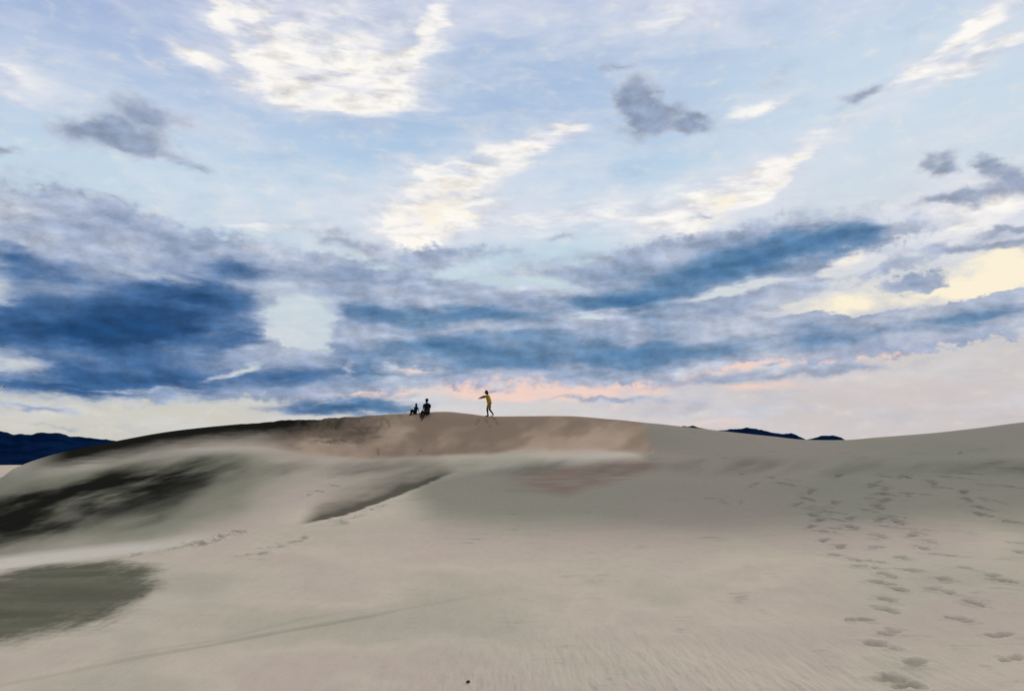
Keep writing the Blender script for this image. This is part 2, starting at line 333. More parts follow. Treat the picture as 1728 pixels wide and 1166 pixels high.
PRINTS = [(1464,947),(1465,957),(1498,971),(1489,984),(1518,995),(1498,1011),(1500,1029),(1454,1046),(1501,1066),(1489,1089),(1546,1118),(1515,1147),(1538,1157),
 (1523,942),(1536,962),(1590,977),(1590,997),(1646,1018),(1622,1044),(1689,1070),(1709,1111),(1590,937),(1634,960),(1676,973),(1698,982),
 (1417,923),(1419,938),(1477,925),(1483,906),(1435,875),(1435,890),(1393,899),(1391,913),(1371,858),(1373,869),(1368,890),(1383,878),(1408,864),(1484,877),(1506,871),(1517,882),(1503,890),(1543,894),(1541,905),(1567,915),(1559,926),(1656,856),(1658,867),(1715,880),(1723,917),(1720,931),
 (1427,764),(1457,772),(1486,784),(1414,804),(1529,805),(1503,805),(1245,794),(1251,800),(1325,817),(1369,829),(1363,841),(1572,813),(1589,822),(1627,830),(1632,842),(1676,783),(1645,759),(1620,764),(1714,791),(1491,845),(1480,854),(1494,834),(1481,820),(1409,847),(1300,806),(1222,772),(1210,766),(1345,850),(1640,800),(1605,806),
 (432,935),(465,922),(493,913),(512,906),(587,873),(576,880),(636,853),(600,868),(406,898),(392,899),(385,901),(373,906),(361,913),(340,918),(332,916),(307,923),(293,926),(226,937),
 (562,819),(538,829),(557,806),(587,783),(580,793),(572,800),(638,765),(708,763),(625,772),(520,836),(823,713),(836,709),(806,711),(640,722),(655,714)]  # last row includes a dent standing in for the walker's shadow
rng = random.Random(4)
prints = []
base = [p for p in PRINTS if p[0] > 1200]
FAINT = [(p[0]+rng.uniform(-26, 26), p[1]+rng.uniform(-9, 9)) for p in base if rng.random() < .4]
FAINT += [(rng.uniform(1180, 1728), rng.uniform(760, 850)) for _ in range(16)]
for (px, py) in PRINTS+FAINT:
    x, y = ground_at(px, py); d = math.hypot(x, y)
    trail = rng.uniform(-.6, .6)+(1.0 if d < 9 and rng.random() < .6 else 0)
    far = min(2.2, max(1.0, d/9))
    prints.append((x, y, trail, (0.125+0.04*rng.random())*far**1.35, (0.075+0.03*rng.random())*far**.35, (rng.uniform(.022, .038) if (px, py) in PRINTS else rng.uniform(.006, .014))*(far**.6)))

# ------------------------------------------------------------------ ground mesh
az_f = np.linspace(R(-37), R(37), 1150)
az_o = np.concatenate([np.linspace(R(37), R(323), 150)[1:-1]])
AZS = np.concatenate([az_f, az_o])
DS = np.concatenate([[0.02, .5, 1, 1.6, 2.2, 2.8], np.exp(np.linspace(math.log(3.2), math.log(44), 1000)), np.linspace(44, 64, 150)[1:], np.exp(np.linspace(math.log(64), math.log(9000), 120))[1:]])
A, D = np.meshgrid(AZS, DS)
Aw = np.where(A > math.pi, A-2*math.pi, A)
Z = height(Aw, D)
XX = D*np.sin(A); YY = D*np.cos(A)
PXg, PYg = pix_of(XX, YY, Z)
front = (YY > 2) & (np.abs(Aw) < R(39))
near = (1-sstep(D, 45, 80))
# gentle wind relief and long low ripples
Z = Z+0.035*fbm(XX/3.1, YY/5.0, 4, 11)*near*sstep(D, 3, 9)*(1-0.5*sstep(D, 38, 50))
rip = fbm(XX/0.045+.6*fbm(XX/.3, YY/.5, 2, 35), YY/0.30, 3, 31, .6)*sstep(fbm(XX/2.0, YY/3.0, 3, 33)+.15*(XX > -1.5), -.35, .35)
Z = Z+0.012*rip*(1-sstep(D, 5.6, 8.5))
def gb(px, py, rx, ry, tilt):
    t = R(tilt); dx = PXg-px; dy = -(PYg-py)
    u = (dx*math.cos(t)+dy*math.sin(t))/rx; v = (-dx*math.sin(t)+dy*math.cos(t))/ry
    return np.where(front, np.maximum(0, 1-np.sqrt(u*u+v*v)), 0)
WN = fbm(XX/1.6, YY/4.0, 5, 41, .6); WN2 = fbm(XX/0.35, YY/1.3, 4, 47, .6); WN3 = fbm(XX/5, YY/9, 3, 52)
# view-direction noise for drifts blown nearly level across the slopes
DN = fbm(PXg/90+(PYg/60), PYg/9, 4, 61, .55)*front
# lumps where people have climbed the steep face
lump = sstep(gb(560, 730, 190, 50, -4), .05, .6)
Z = Z+lump*0.16*fbm(XX/0.8, YY/0.8, 4, 71, .6)
face = sstep(gb(800, 730, 360, 60, 0), .05, .35)
tong = fbm((PXg+(PYg-700)*.8+14*fbm(PXg/40, PYg/16, 3, 75))/95, PYg/70, 4, 73, .55)
Z = Z+face*0.10*tong*sstep(PYg, 703, 716)
# lens-shaped scour with a sharp lower edge, and shallow tracks in front
def trench(pts, width, depth, lift=0):
    """pts = photo pixels + weight -> ground polyline; lowers a soft channel along it"""
    global Z
    g = [ground_at(*p[:2]) for p in pts]
    best = np.full(Z.shape, 1e9); wt = np.zeros(Z.shape)
    for (x0, y0), (x1, y1), p0, p1 in zip(g[:-1], g[1:], pts[:-1], pts[1:]):
        L = (x1-x0)**2+(y1-y0)**2
        t = np.clip(((XX-x0)*(x1-x0)+(YY-y0)*(y1-y0))/L, 0, 1)
        q = (XX-x0-t*(x1-x0))**2+(YY-y0-t*(y1-y0))**2
        wt = np.where(q < best, p0[2]+(p1[2]-p0[2])*t, wt); best = np.minimum(best, q)
    q = np.sqrt(best)/width*(1+.3*fbm(XX/.9, YY/.9, 2, 88))
    Z = Z-(depth*np.exp(-q*q)-lift*np.exp(-((q-1.6)**2)*3))*wt
    return np.exp(-q*q)*wt
t1 = trench([(-60, 1170, .3), (40, 1152, .5), (200, 1118, .7), (400, 1080, .9), (520, 1058, 1), (620, 1040, 1), (680, 1028, .3), (760, 1014, .5), (820, 1004, 0)], .05, .016, .006)
t2 = trench([(140, 1120, 0), (260, 1098, .5), (360, 1082, .8), (500, 1046, .8), (600, 1030, .3), (860, 1000, 0)], .05, .010, .004)
t3 = trench([(500, 884, 0), (560, 866, .8), (600, 852, 1), (680, 825, 1), (765, 797, 0)], .9, .07, .02)
# footprints: pits with a pushed-up rim
dist = np.zeros_like(Z)
for (x, y, tr, ln, wd, dp) in prints:
    d = math.hypot(x, y)
    r0 = np.searchsorted(DS, d-0.8); r1 = np.searchsorted(DS, d+0.8)
    a0 = math.atan2(x, y); c0 = max(0, np.searchsorted(az_f, a0-0.8/d)); c1 = np.searchsorted(az_f, a0+0.8/d)
    sx = XX[r0:r1, c0:c1]-x; sy = YY[r0:r1, c0:c1]-y
    u = sx*math.sin(tr)+sy*math.cos(tr); v = sx*math.cos(tr)-sy*math.sin(tr)
    jag = 0.55*fbm(sx/0.09+x*9, sy/0.09+y*9, 3, 81)
    q = np.minimum(np.sqrt(((u-ln*.35)/(ln*.7))**2+(v/wd)**2), np.sqrt(((u+ln*.65)/(ln*.5))**2+(v/(wd*.75))**2))+jag
    pit = 1-sstep(q, 0.35, 1.05); rim = np.exp(-((q-1.35)/0.4)**2)*np.clip(.6+2*fbm(sx/.12+x*5, sy/.12, 2, 83), 0, 1)
    lk = 1.0
    Z[r0:r1, c0:c1] += -dp*pit*lk + dp*0.42*rim
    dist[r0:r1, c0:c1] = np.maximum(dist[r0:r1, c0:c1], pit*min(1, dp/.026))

# tones of the sand: own colours, darker patches, and slope shade painted in
def edge(v, n, a, b): return sstep(v+n, a, b)
def patch(tops, bots, st, sb, x0=None, x1=None):
    """tone mask between an upper and a lower outline (photo rows over columns), soft on both sides"""
    tp = np.interp(PXg, [q[0] for q in tops], [q[1] for q in tops]); bt = np.interp(PXg, [q[0] for q in bots], [q[1] for q in bots])
    m = np.clip((PYg-tp)/st+.5, 0, 1)*np.clip((bt-PYg)/sb+.5, 0, 1)
    if x0 is not None: m = m*np.clip((PXg-x0[0])/x0[1]+.5, 0, 1)
    if x1 is not None: m = m*np.clip((x1[0]-PXg)/x1[1]+.5, 0, 1)
    return np.where(front & (D < 62), m, 0)
U12 = (PXg*math.cos(R(14))-PYg*math.sin(R(14))); V12 = (PXg*math.sin(R(14))+PYg*math.cos(R(14)))
WX = 6*fbm(PXg/90, PYg/40, 2, 90)
S1 = np.where(front, fbm((U12+WX)/95, (V12+WX*.5)/17, 5, 91, .55), 0)       # wind streaks climbing to the right
S2 = np.where(front, fbm((PXg+WX)/50, PYg/3.2, 4, 93, .65), 0)             # level streaks
S3 = np.where(front, fbm(PXg/260, PYg/70, 4, 95, .5), 0)                   # broad unevenness
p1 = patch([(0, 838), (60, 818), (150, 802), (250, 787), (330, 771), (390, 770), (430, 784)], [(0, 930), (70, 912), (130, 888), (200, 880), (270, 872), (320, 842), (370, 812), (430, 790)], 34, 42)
dark = sstep(p1*(1.0+.7*S1)+.12*S1, .05, 1.05)  # darker tone over the left hollow
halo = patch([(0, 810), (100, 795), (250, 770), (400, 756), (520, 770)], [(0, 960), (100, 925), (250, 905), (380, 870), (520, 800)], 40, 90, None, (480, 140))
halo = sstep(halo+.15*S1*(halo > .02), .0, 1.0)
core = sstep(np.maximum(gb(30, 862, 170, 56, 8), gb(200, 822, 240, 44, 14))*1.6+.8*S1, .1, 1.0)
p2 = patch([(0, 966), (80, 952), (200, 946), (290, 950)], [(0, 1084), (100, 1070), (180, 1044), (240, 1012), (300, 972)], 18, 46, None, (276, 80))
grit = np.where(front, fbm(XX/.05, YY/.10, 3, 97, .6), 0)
dark2 = sstep(p2*(1+.3*S1)+.14*S2+.34*WN2+.18*grit*(D < 14), .15, 1.0)  # shade of the slope rising to the near ridge, painted grey
# scour: leeward shade painted dark against its sharp lower lip, fading upward
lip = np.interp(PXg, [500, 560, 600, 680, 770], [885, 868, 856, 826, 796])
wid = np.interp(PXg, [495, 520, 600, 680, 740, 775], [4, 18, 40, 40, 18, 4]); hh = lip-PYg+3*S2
scour_shade = np.where(front & (D < 62), (.35*np.exp(-np.maximum(hh, 0)/4)+.75*np.exp(-(np.maximum(hh, 0)/wid)**1.6))*sstep(hh, -4, 1.5)*sstep(PXg, 495, 545)*(1-sstep(PXg, 735, 780)), 0)
scour_shade = np.clip(scour_shade*1.2*(1+.5*S1+.2*S2), 0, 1)
# dark band beneath the left skyline: shade of the steep face painted in
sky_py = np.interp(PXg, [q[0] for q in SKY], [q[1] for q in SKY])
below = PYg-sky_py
brink_shade = (1-sstep(below+7*S1+4*S2, 9, np.interp(PXg, [20, 200, 450, 700], [22, 46, 46, 30])))*sstep(PXg, 20, 120)*(1-sstep(PXg+60*WN2, 480, 720))*front*(below > -6)*(D < 60)
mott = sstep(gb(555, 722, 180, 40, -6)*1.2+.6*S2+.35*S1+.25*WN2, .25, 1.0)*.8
brown = patch([(380, 690), (1130, 690)], [(380, 748), (480, 762), (600, 774), (740, 768), (900, 760), (1030, 760), (1110, 766)], 4, 12, (470, 130), None)*(1-sstep(PXg+(PYg-740)*-.45+10*S1+8*S3, 1062, 1122))
brown = sstep(brown+.12*S2*(brown > .02), .1, .8)
red = patch([(840, 800), (1000, 786), (1115, 776)], [(840, 826), (960, 834), (1040, 812), (1115, 790)], 14, 16, (880, 90), (1105, 40))
red = np.clip(red*(.75+1.0*S2), 0, 1)
slope_shade = patch([(640, 850), (720, 806), (800, 792), (900, 782), (1100, 772), (1180, 764), (1420, 760), (1728, 740)], [(640, 860), (760, 890), (900, 902), (1050, 908), (1200, 912), (1400, 905), (1728, 880), (1900, 870)], 26, 96, (690, 100), None)  # shade of slopes tilted towards the viewer, painted as darker sand
slope_shade = np.maximum(slope_shade, patch([(1000, 680), (1800, 640)], [(1000, 790), (1800, 790)], 10, 30, (1078, 40)))
slope_shade = sstep(slope_shade+.12*S3+.06*S2*(slope_shade > .05), .05, 1.0)
olive = np.maximum.reduce([1.25*patch([(0, 770), (200, 755), (450, 752), (620, 775)], [(0, 930), (250, 920), (400, 880), (620, 790)], 20, 50), 0.35*sstep(S3, -.05, .35)*front, .3*sstep(gb(1640, 1020, 420, 150, 0), .05, .7)])
olive = np.clip(olive*(.8+.8*S3), 0, 1)
pink = np.maximum.reduce([.9*sstep(gb(1190, 850, 260, 90, 0), .1, .8), .7*sstep(gb(450, 870, 260, 40, 30), .1, .8), .6*sstep(gb(720, 910, 260, 50, 0), .1, .8), .5*sstep(-S3, -.05, .3)*front])
pink = np.clip(pink*(.85-.8*S3)*(1-halo), 0, 1)
pale = np.maximum.reduce([patch([(0, 940), (140, 925), (250, 915), (420, 890)], [(0, 962), (140, 944), (250, 931), (420, 900)], 12, 8, None, (330, 200)),
    .5*patch([(760, 792), (860, 778), (980, 766), (1110, 754)], [(760, 806), (860, 793), (980, 782), (1110, 768)], 12, 10, (800, 90), (1080, 60)),
    .5*patch([(60, 790), (190, 768), (300, 752), (480, 748)], [(60, 806), (190, 780), (300, 764), (480, 762)], 12, 12, (100, 90), (430, 120))])
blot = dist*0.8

mesh = bpy.data.meshes.new("sand_dunes")
nr, nc = Z.shape
co = np.stack([XX, YY, Z], -1).reshape(-1, 3).astype(np.float32)
i0 = (np.arange(nr-1)[:, None]*nc+np.arange(nc)[None, :]); i1 = (np.arange(nr-1)[:, None]*nc+(np.arange(nc)[None, :]+1) % nc)
quads = np.stack([i0, i0+nc, i1+nc, i1], -1).reshape(-1, 4)[:, ::-1]
# triangle fan not needed: the innermost ring is 2 cm wide, below the viewer's feet
mesh.vertices.add(len(co)); mesh.vertices.foreach_set('co', co.ravel())
mesh.loops.add(quads.size); mesh.loops.foreach_set('vertex_index', quads.ravel().astype(np.int32))
mesh.polygons.add(len(quads)); mesh.polygons.foreach_set('loop_start', (np.arange(len(quads))*4).astype(np.int32))
mesh.update(calc_edges=True); mesh.validate()
mesh.polygons.foreach_set('use_smooth', np.ones(len(mesh.polygons), bool))
def attr(name, arr):
    a = mesh.attributes.new(name, 'FLOAT', 'POINT'); a.data.foreach_set('value', np.clip(arr, 0, 1).astype(np.float32).ravel())
core = np.maximum(core, np.maximum(brink_shade, mott*.6)); attr('dark_and_shade', np.maximum.reduce([dark, brink_shade, mott*.75])); attr('ridge_shade', dark2); attr('scour', scour_shade)  # dark left patch and mottling, plus painted shade of brink, ridge slope and scour
attr('brown', brown); attr('olive', olive); attr('pink', pink); attr('slope_shade', slope_shade); attr('halo', halo); attr('red', red); attr('pale', pale); attr('core', core); attr('disturbed', np.clip(blot+.5*t1+.3*t2, 0, 1))
attr('tongue', sstep(tong, -.3, .4))
ground = bpy.data.objects.new("sand_dunes", mesh); COL.objects.link(ground); ground['kind'] = 'structure'
ground['label'] = 'pale wind blown sand dunes'

def new_mat(name):
    m = bpy.data.materials.new(name); m.use_nodes = True; t = NT(m.node_tree)
    b = m.node_tree.nodes['Principled BSDF']; b.inputs['Roughness'].default_value = .95; b.inputs['Specular IOR Level'].default_value = .15
    return m, t, b
sand, t, b = new_mat("sand"); b.inputs['Specular IOR Level'].default_value = 0; b.inputs['Roughness'].default_value = 1
pos = t.node('ShaderNodeNewGeometry').outputs['Position']
A_ = lambda n: t.node('ShaderNodeAttribute', attribute_name=n).outputs['Fac']
c = t.mix(t.smooth(t.noise(pos, .25, 4, .55), .35, .65), (.645, .558, .43, 1), (.60, .53, .415, 1))
c = t.mix(A_('olive'), c, (.40, .385, .295, 1))
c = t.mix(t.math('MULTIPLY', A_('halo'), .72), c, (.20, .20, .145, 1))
c = t.mix(t.math('MULTIPLY', A_('pink'), .8), c, (.55, .445, .378, 1))
c = t.mix(A_('pale'), c, (.68, .63, .52, 1))
c = t.mix(t.math('MULTIPLY', A_('slope_shade'), .80), c, t.mix(A_('pink'), (.25, .247, .195, 1), (.285, .25, .215, 1)))  # slope shade put into the sand colour
c = t.mix(t.math('MULTIPLY', A_('red'), .7), c, (.25, .165, .13, 1))
bc = t.mix(A_('tongue'), (.36, .268, .19, 1), (.62, .47, .335, 1))
c = t.mix(A_('brown'), c, bc)
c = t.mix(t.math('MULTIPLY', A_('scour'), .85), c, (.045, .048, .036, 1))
c = t.mix(t.math('MULTIPLY', A_('ridge_shade'), .92), c, t.mix(t.smooth(t.noise(t.mapping(pos, scale=(.3, 1.6, 1)), 1.2, 5, .6), .3, .7), (.088, .090, .060, 1), (.145, .145, .10, 1)))
c = t.mix(A_('dark_and_shade'), c, t.mix(A_('core'), (.088, .088, .067, 1), (.015, .015, .012, 1)))
c = t.mix(t.math('MULTIPLY', A_('disturbed'), .55), c, t.mix(1.0, c, (.42, .40, .36, 1), 'MULTIPLY'))  # dug moist sand, plus shade of the pits put into the colour
g = t.noise(pos, 90, 3, .7); g2 = t.noise(t.mapping(pos, scale=(1, .3, 1)), 9, 6, .65)
c = t.mix(t.smooth(g, .25, .75, .0, .34), c, t.mix(1.0, c, (.6, .57, .54, 1), 'MULTIPLY'))
c = t.mix(t.smooth(g2, .35, .75, .0, .22), c, t.mix(1.0, c, (.75, .74, .72, 1), 'MULTIPLY'))
t.put(b.inputs['Base Color'], c)
hb = t.math('ADD', t.math('MULTIPLY', g, .12), t.math('MULTIPLY', g2, .5))
bp = t.node('ShaderNodeBump'); bp.inputs['Strength'].default_value = .45; bp.inputs['Distance'].default_value = .03
t.put(bp.inputs['Height'], hb); t.l.new(bp.outputs[0], b.inputs['Normal'])
mesh.materials.append(sand)

# ------------------------------------------------------------------ far hills
def flat_mat(name, col, noise_scale=None, col2=None, rough=.9):
    m, t, b = new_mat(name); b.inputs['Roughness'].default_value = rough
    if col2 is None: col2 = tuple(x*.7 for x in col)
    p = t.node('ShaderNodeTexCoord').outputs['Object']
    t.put(b.inputs['Base Color'], t.mix(t.smooth(t.noise(p, noise_scale or 20, 4, .6), .35, .65), (*col, 1), (*col2, 1)))
    return m
forest = flat_mat("hazed_forest", (.003, .014, .050), .02, (.001, .007, .026), 1.0)  # forest colour with the blue of the distant air painted in
forest.node_tree.nodes['Principled BSDF'].inputs['Specular IOR Level'].default_value = 0
def hills(tab, d0, depth, base, seed):
    """a wooded range with its own depth: ridge traced at distance d0, slopes before and behind"""
    px = np.linspace(tab[0][0], tab[-1][0], 500)
    py = np.interp(px, [q[0] for q in tab], [q[1] for q in tab])
    az = np.array([ray(a, b)[0] for a, b in zip(px, py)]); te = np.array([math.tan(ray(a, b)[1]) for a, b in zip(px, py)])
    top = EYE+d0*te
    rough = fbm(px/9, px*0, 4, seed)*d0*.0009
    edge_f = np.clip(np.minimum(np.arange(500), 499-np.arange(500))/12, 0, 1)
    vs = []; N = 36
    for j in range(N):
        s = j/(N-1)*2-1
        prof = math.cos(s*math.pi/2)**1.2
        dd = d0+s*depth
        gul = 1+.18*fbm(px/22+seed, px*0+s*5, 4, seed+3)*(1-abs(prof))*2
        zz = base+(top+rough-base)*prof*np.clip(gul, .5, 1.4 if abs(s) > .3 else 1) if prof > 0 else px*0+base
        zz = np.where(abs(s) < 1e-6, top+rough, zz)
        vs.append(np.stack([dd*np.sin(az), dd*np.cos(az), zz], -1))
    co = np.concatenate(vs); me = bpy.data.meshes.new("hills")
    fs = [(j*500+i, j*500+i+1, (j+1)*500+i+1, (j+1)*500+i) for j in range(N-1) for i in range(499)]
    me.from_pydata(co.tolist(), [], fs); me.update()
    for p in me.polygons: p.use_smooth = True
    me.materials.append(forest)
    o = bpy.data.objects.new("hills", me); COL.objects.link(o); o['kind'] = 'structure'
    return o
LH = [(-700, 745), (-400, 725), (-200, 715), (-60, 722), (0, 728), (10, 729), (22, 733), (55, 733), (66, 730.5), (100, 731.5), (118, 736), (132, 736.5), (160, 740), (190, 743), (230, 752), (330, 765), (420, 775)]
hl = hills(LH, 1500, 560, -16, 3)
RH = [(1100, 745), (1135, 726), (1152, 719), (1170, 719), (1188, 724), (1210, 727), (1232, 725), (1262, 722.5), (1275, 723), (1300, 730), (1320, 732), (1335, 731), (1350, 737), (1361, 742), (1368, 741), (1385, 735.5), (1405, 734.5), (1418, 738), (1432, 746), (1520, 752)]
hr = hills(RH, 3000, 900, -16, 9)

# ------------------------------------------------------------------ people
def z_at(x, y): return float(height(np.array([math.atan2(x, y)]), np.array([math.hypot(x, y)]))[0])
def link(name, me, parent=None, mat=None):
    o = bpy.data.objects.new(name, me); COL.objects.link(o)
    if mat: me.materials.append(mat)
    if parent: o.parent = parent
    return o
def capsule(bm, a, b, ra, rb, seg=10):
    """tapered rounded limb between two joints"""
    a = Vector(a); b = Vector(b); ax = (b-a); L = ax.length
    q = ax.to_track_quat('Z', 'Y') if L > 1e-6 else Matrix.Identity(3).to_quaternion()
    rings = []
    prof = [(-ra*math.cos(k*math.pi/8), ra*math.sin(k*math.pi/8)) for k in range(5)]+[(L*(k/4), ra+(rb-ra)*(k/4)) for k in range(1, 4)]+[(L+rb*math.sin(k*math.pi/8), rb*math.cos(k*math.pi/8)) for k in range(5)]
    for (h, r) in prof:
        rings.append([bm.verts.new(a+q@Vector((max(r, 1e-4)*math.cos(2*math.pi*i/seg), max(r, 1e-4)*math.sin(2*math.pi*i/seg), h))) for i in range(seg)])
    for r0, r1 in zip(rings[:-1], rings[1:]):
        for i in range(seg): bm.faces.new((r0[i], r0[(i+1) % seg], r1[(i+1) % seg], r1[i]))
    bm.faces.new(rings[0][::-1]); bm.faces.new(rings[-1])
def ball(bm, c, r, rot=None):
    m = Matrix.Translation(Vector(c))
    if rot is not None: m = m @ rot.to_matrix().to_4x4()
    bmesh.ops.create_uvsphere(bm, u_segments=16, v_segments=12, radius=1, matrix=m @ Matrix.Diagonal((*r, 1)))
def fuse(bm, name, parent, mat, voxel=.008, smooth=3):
    """melts the overlapping limbs into one continuous surface"""
    me = bpy.data.meshes.new(name); bm.to_mesh(me); bm.free()
    o = bpy.data.objects.new(name, me); COL.objects.link(o)
    rm = o.modifiers.new('r', 'REMESH'); rm.mode = 'VOXEL'; rm.voxel_size = voxel; rm.use_smooth_shade = True
    sm = o.modifiers.new('s', 'SMOOTH'); sm.iterations = smooth; sm.factor = .5
    dg = bpy.context.evaluated_depsgraph_get()
    m2 = bpy.data.meshes.new_from_object(o.evaluated_get(dg))
    bpy.data.objects.remove(o); bpy.data.meshes.remove(me)
    m2.name = name
    for p in m2.polygons: p.use_smooth = True
    m2.materials.clear()
    return link(name, m2, parent, mat)
def hand(bm, wr, d, n, s=1.0, curl=.35, side=1):
    """palm, four unequal bent fingers and a thumb; d = forward, n = back of the hand"""
    wr = Vector(wr); d = Vector(d).normalized(); n = Vector(n); n = (n-d*n.dot(d)).normalized(); w_ = d.cross(n)*side
    for k in (-1.0, 0, 1.0): capsule(bm, wr+w_*.012*s*k, wr+d*.085*s+w_*.026*s*k, .014*s, .014*s, 8)
    for k, L in ((-1.5, .062), (-.5, .074), (.5, .08), (1.5, .07)):
        p0 = wr+d*.088*s+w_*.0215*s*k; d1 = (d*math.cos(curl)-n*math.sin(curl)); p1 = p0+d1*L*.5*s
        d2 = (d*math.cos(curl*2.2)-n*math.sin(curl*2.2)); p2 = p1+d2*L*.5*s
        capsule(bm, p0, p1, .0095*s, .0088*s, 8); capsule(bm, p1, p2, .0088*s, .0075*s, 8)
    t0 = wr+d*.025*s+w_*.028*s; t1 = t0+(d*.6+w_*.8)*.038*s-n*.01*s; t2 = t1+(d*.9+w_*.35)*.032*s-n*.012*s
    capsule(bm, t0, t1, .013*s, .011*s, 8); capsule(bm, t1, t2, .011*s, .009*s, 8)
def foot(bm, ank, toe, s=1.0):
    ank = Vector(ank); toe = Vector(toe); d = (toe-ank); heel = ank-d.normalized()*.045*s+Vector((0, 0, -.05*s)) if abs(d.z) < .2 else ank+Vector((0, 0, -.0))
    capsule(bm, heel, toe, .034*s, .026*s); capsule(bm, ank, toe*.7+heel*.3, .04*s, .03*s)
    sd = d.cross(Vector((0, 0, 1))).normalized()
    for k in (-1.6, -.8, 0, .8, 1.6): capsule(bm, toe*.85+heel*.15+sd*.016*k*s, toe+d.normalized()*.028*s+sd*.017*k*s, .013*s, .010*s, 8)
def head(bm, c, fwd, up, s=1.0):
    c = Vector(c); fwd = Vector(fwd).normalized(); up = Vector(up).normalized(); sd = fwd.cross(up).normalized(); fwd = up.cross(sd).normalized()
    M = Matrix((sd, fwd, up)).transposed(); q = M.to_quaternion()
    P = lambda x, y, z: c+sd*x*s+fwd*y*s+up*z*s
    ball(bm, P(0, -.012, .025), (.077*s, .094*s, .092*s), q)       # skull
    ball(bm, P(0, .022, -.035), (.060*s, .066*s, .078*s), q)       # face and jaw
    ball(bm, P(0, .062, -.092), (.024*s, .020*s, .018*s), q)       # chin
    capsule(bm, P(0, .082, .005), P(0, .104, -.032), .009*s, .014*s, 8)   # nose
    ball(bm, P(0, .083, -.062), (.024*s, .010*s, .009*s), q)       # lips
    for k in (-1, 1):
        ball(bm, P(.034*k, .066, .018), (.02*s, .016*s, .008*s), q)  # brow
        ball(bm, P(.079*k, -.004, -.012), (.012*s, .022*s, .034*s), q)  # ear
    return P, q
def eyes(P, q, parent, mat, s=1.0):
    for k in (-1, 1):
        bm = bmesh.new(); ball(bm, P(.031*k, .079, -.004), (.013*s, .008*s, .008*s), q)
        me = bpy.data.meshes.new("eye"); bm.to_mesh(me); bm.free()
        for p in me.polygons: p.use_smooth = True
        link("eye", me, parent, mat)

skin = flat_mat("skin", (.10, .055, .035), 8, (.08, .042, .027), .6)
skin2 = flat_mat("skin_deep", (.045, .026, .018), 8, (.035, .02, .014), .6)
hairm = flat_mat("dark_hair", (.008, .006, .005), 60, (.014, .010, .008), .55)
yellow = flat_mat("yellow_cotton", (.55, .36, .025), 9, (.42, .27, .02), .9)
beige = flat_mat("beige_cotton", (.36, .24, .15), 9, (.28, .18, .11), .9)
black = flat_mat("black_cotton", (.010, .010, .011), 9, (.006, .006, .007), .95)
navy = flat_mat("dark_blue_cotton", (.012, .016, .030), 9, (.008, .010, .02), .95)
eyem = flat_mat("eye", (.02, .015, .012), 9, (.02, .015, .012), .3)

def person_root(loc, rot, label):
    e = bpy.data.objects.new("person", None); COL.objects.link(e); e.location = loc; e.rotation_euler = (0, 0, rot)
    e.empty_display_size = .3; e['label'] = label; e['category'] = 'person'
    return e

# --- walker: local -x is the walking direction
wx, wy = ground_at(824.5, 703.2); wd = math.hypot(wx, wy)
def brink(px, off=0.0):
    a = ray(px, 700)[0]; d = float(cubic_interp(s_az, s_d, np.array([a]))[0])+off
    return d*math.sin(a), d*math.cos(a)
wx, wy = brink(823.5, -.05); wz = z_at(wx, wy)
wk = person_root((wx, wy, wz), 0, 'person in a yellow shirt striding along the dune crest with both arms held forward')
bm = bmesh.new()
pel = (.09, 0, .88); hipL = (.09, -.09, .87); hipR = (.09, .09, .87)
kL = (-.05, -.09, .47); aL = (.0, -.09, .085); tL = (-.15, -.09, .025)
kR = (.10, .09, .46); aR = (.33, .10, .15); tR = (.24, .10, .035)
chest = (-.01, 0, 1.22); neck = (-.06, 0, 1.40)
capsule(bm, hipL, kL, .082, .052); capsule(bm, kL, aL, .070, .045); foot(bm, aL, tL)
capsule(bm, hipR, kR, .082, .052); capsule(bm, kR, aR, .070, .045)
capsule(bm, (.345, .10, .115), (.245, .10, .04), .034, .028); capsule(bm, (.245, .10, .035), (.18, .10, .022), .026, .018)
for k in (-1.6, -.8, 0, .8, 1.6): capsule(bm, (.22, .10+.015*k, .022), (.165, .10+.017*k, .014), .013, .010, 8)
ball(bm, (.095, 0, .90), (.115, .155, .12)); ball(bm, (.05, 0, 1.05), (.095, .13, .14)); ball(bm, (0, 0, 1.24), (.105, .155, .16))
capsule(bm, (-.035, -.10, 1.34), (-.035, .10, 1.34), .06, .06); capsule(bm, (-.04, 0, 1.36), (-.085, 0, 1.47), .056, .05)
sL = (-.04, -.175, 1.33); eL = (-.30, -.17, 1.29); wL = (-.53, -.13, 1.21)
sR = (-.04, .175, 1.33); eR = (-.29, .20, 1.24); wR = (-.50, .15, 1.17)
capsule(bm, sL, eL, .056, .044); capsule(bm, eL, wL, .044, .030); hand(bm, wL, (-.95, .1, -.25), (-.2, 0, 1), 1, .5, 1)
capsule(bm, sR, eR, .056, .044); capsule(bm, eR, wR, .044, .030); hand(bm, wR, (-.9, -.1, -.3), (-.2, 0, 1), 1, .5, -1)
P, q = head(bm, (-.125, 0, 1.575), (-1, 0, -.12), (-.12, 0, 1))
fuse(bm, "body", wk, skin2); eyes(P, q, wk, eyem)
bm = bmesh.new()
ball(bm, P(0, -.022, .036), (.087, .10, .094), q); capsule(bm, P(0, -.08, 0), P(0, -.10, -.19), .058, .034)
capsule(bm, P(.05, -.06, -.02), P(.04, -.085, -.17), .035, .022); capsule(bm, P(-.05, -.06, -.02), P(-.04, -.085, -.17), .035, .022)
fuse(bm, "hair", wk, hairm)
bm = bmesh.new()
ball(bm, (.075, 0, .93), (.165, .195, .12)); ball(bm, (.05, 0, 1.06), (.155, .185, .16)); ball(bm, (-.005, 0, 1.22), (.15, .19, .17))
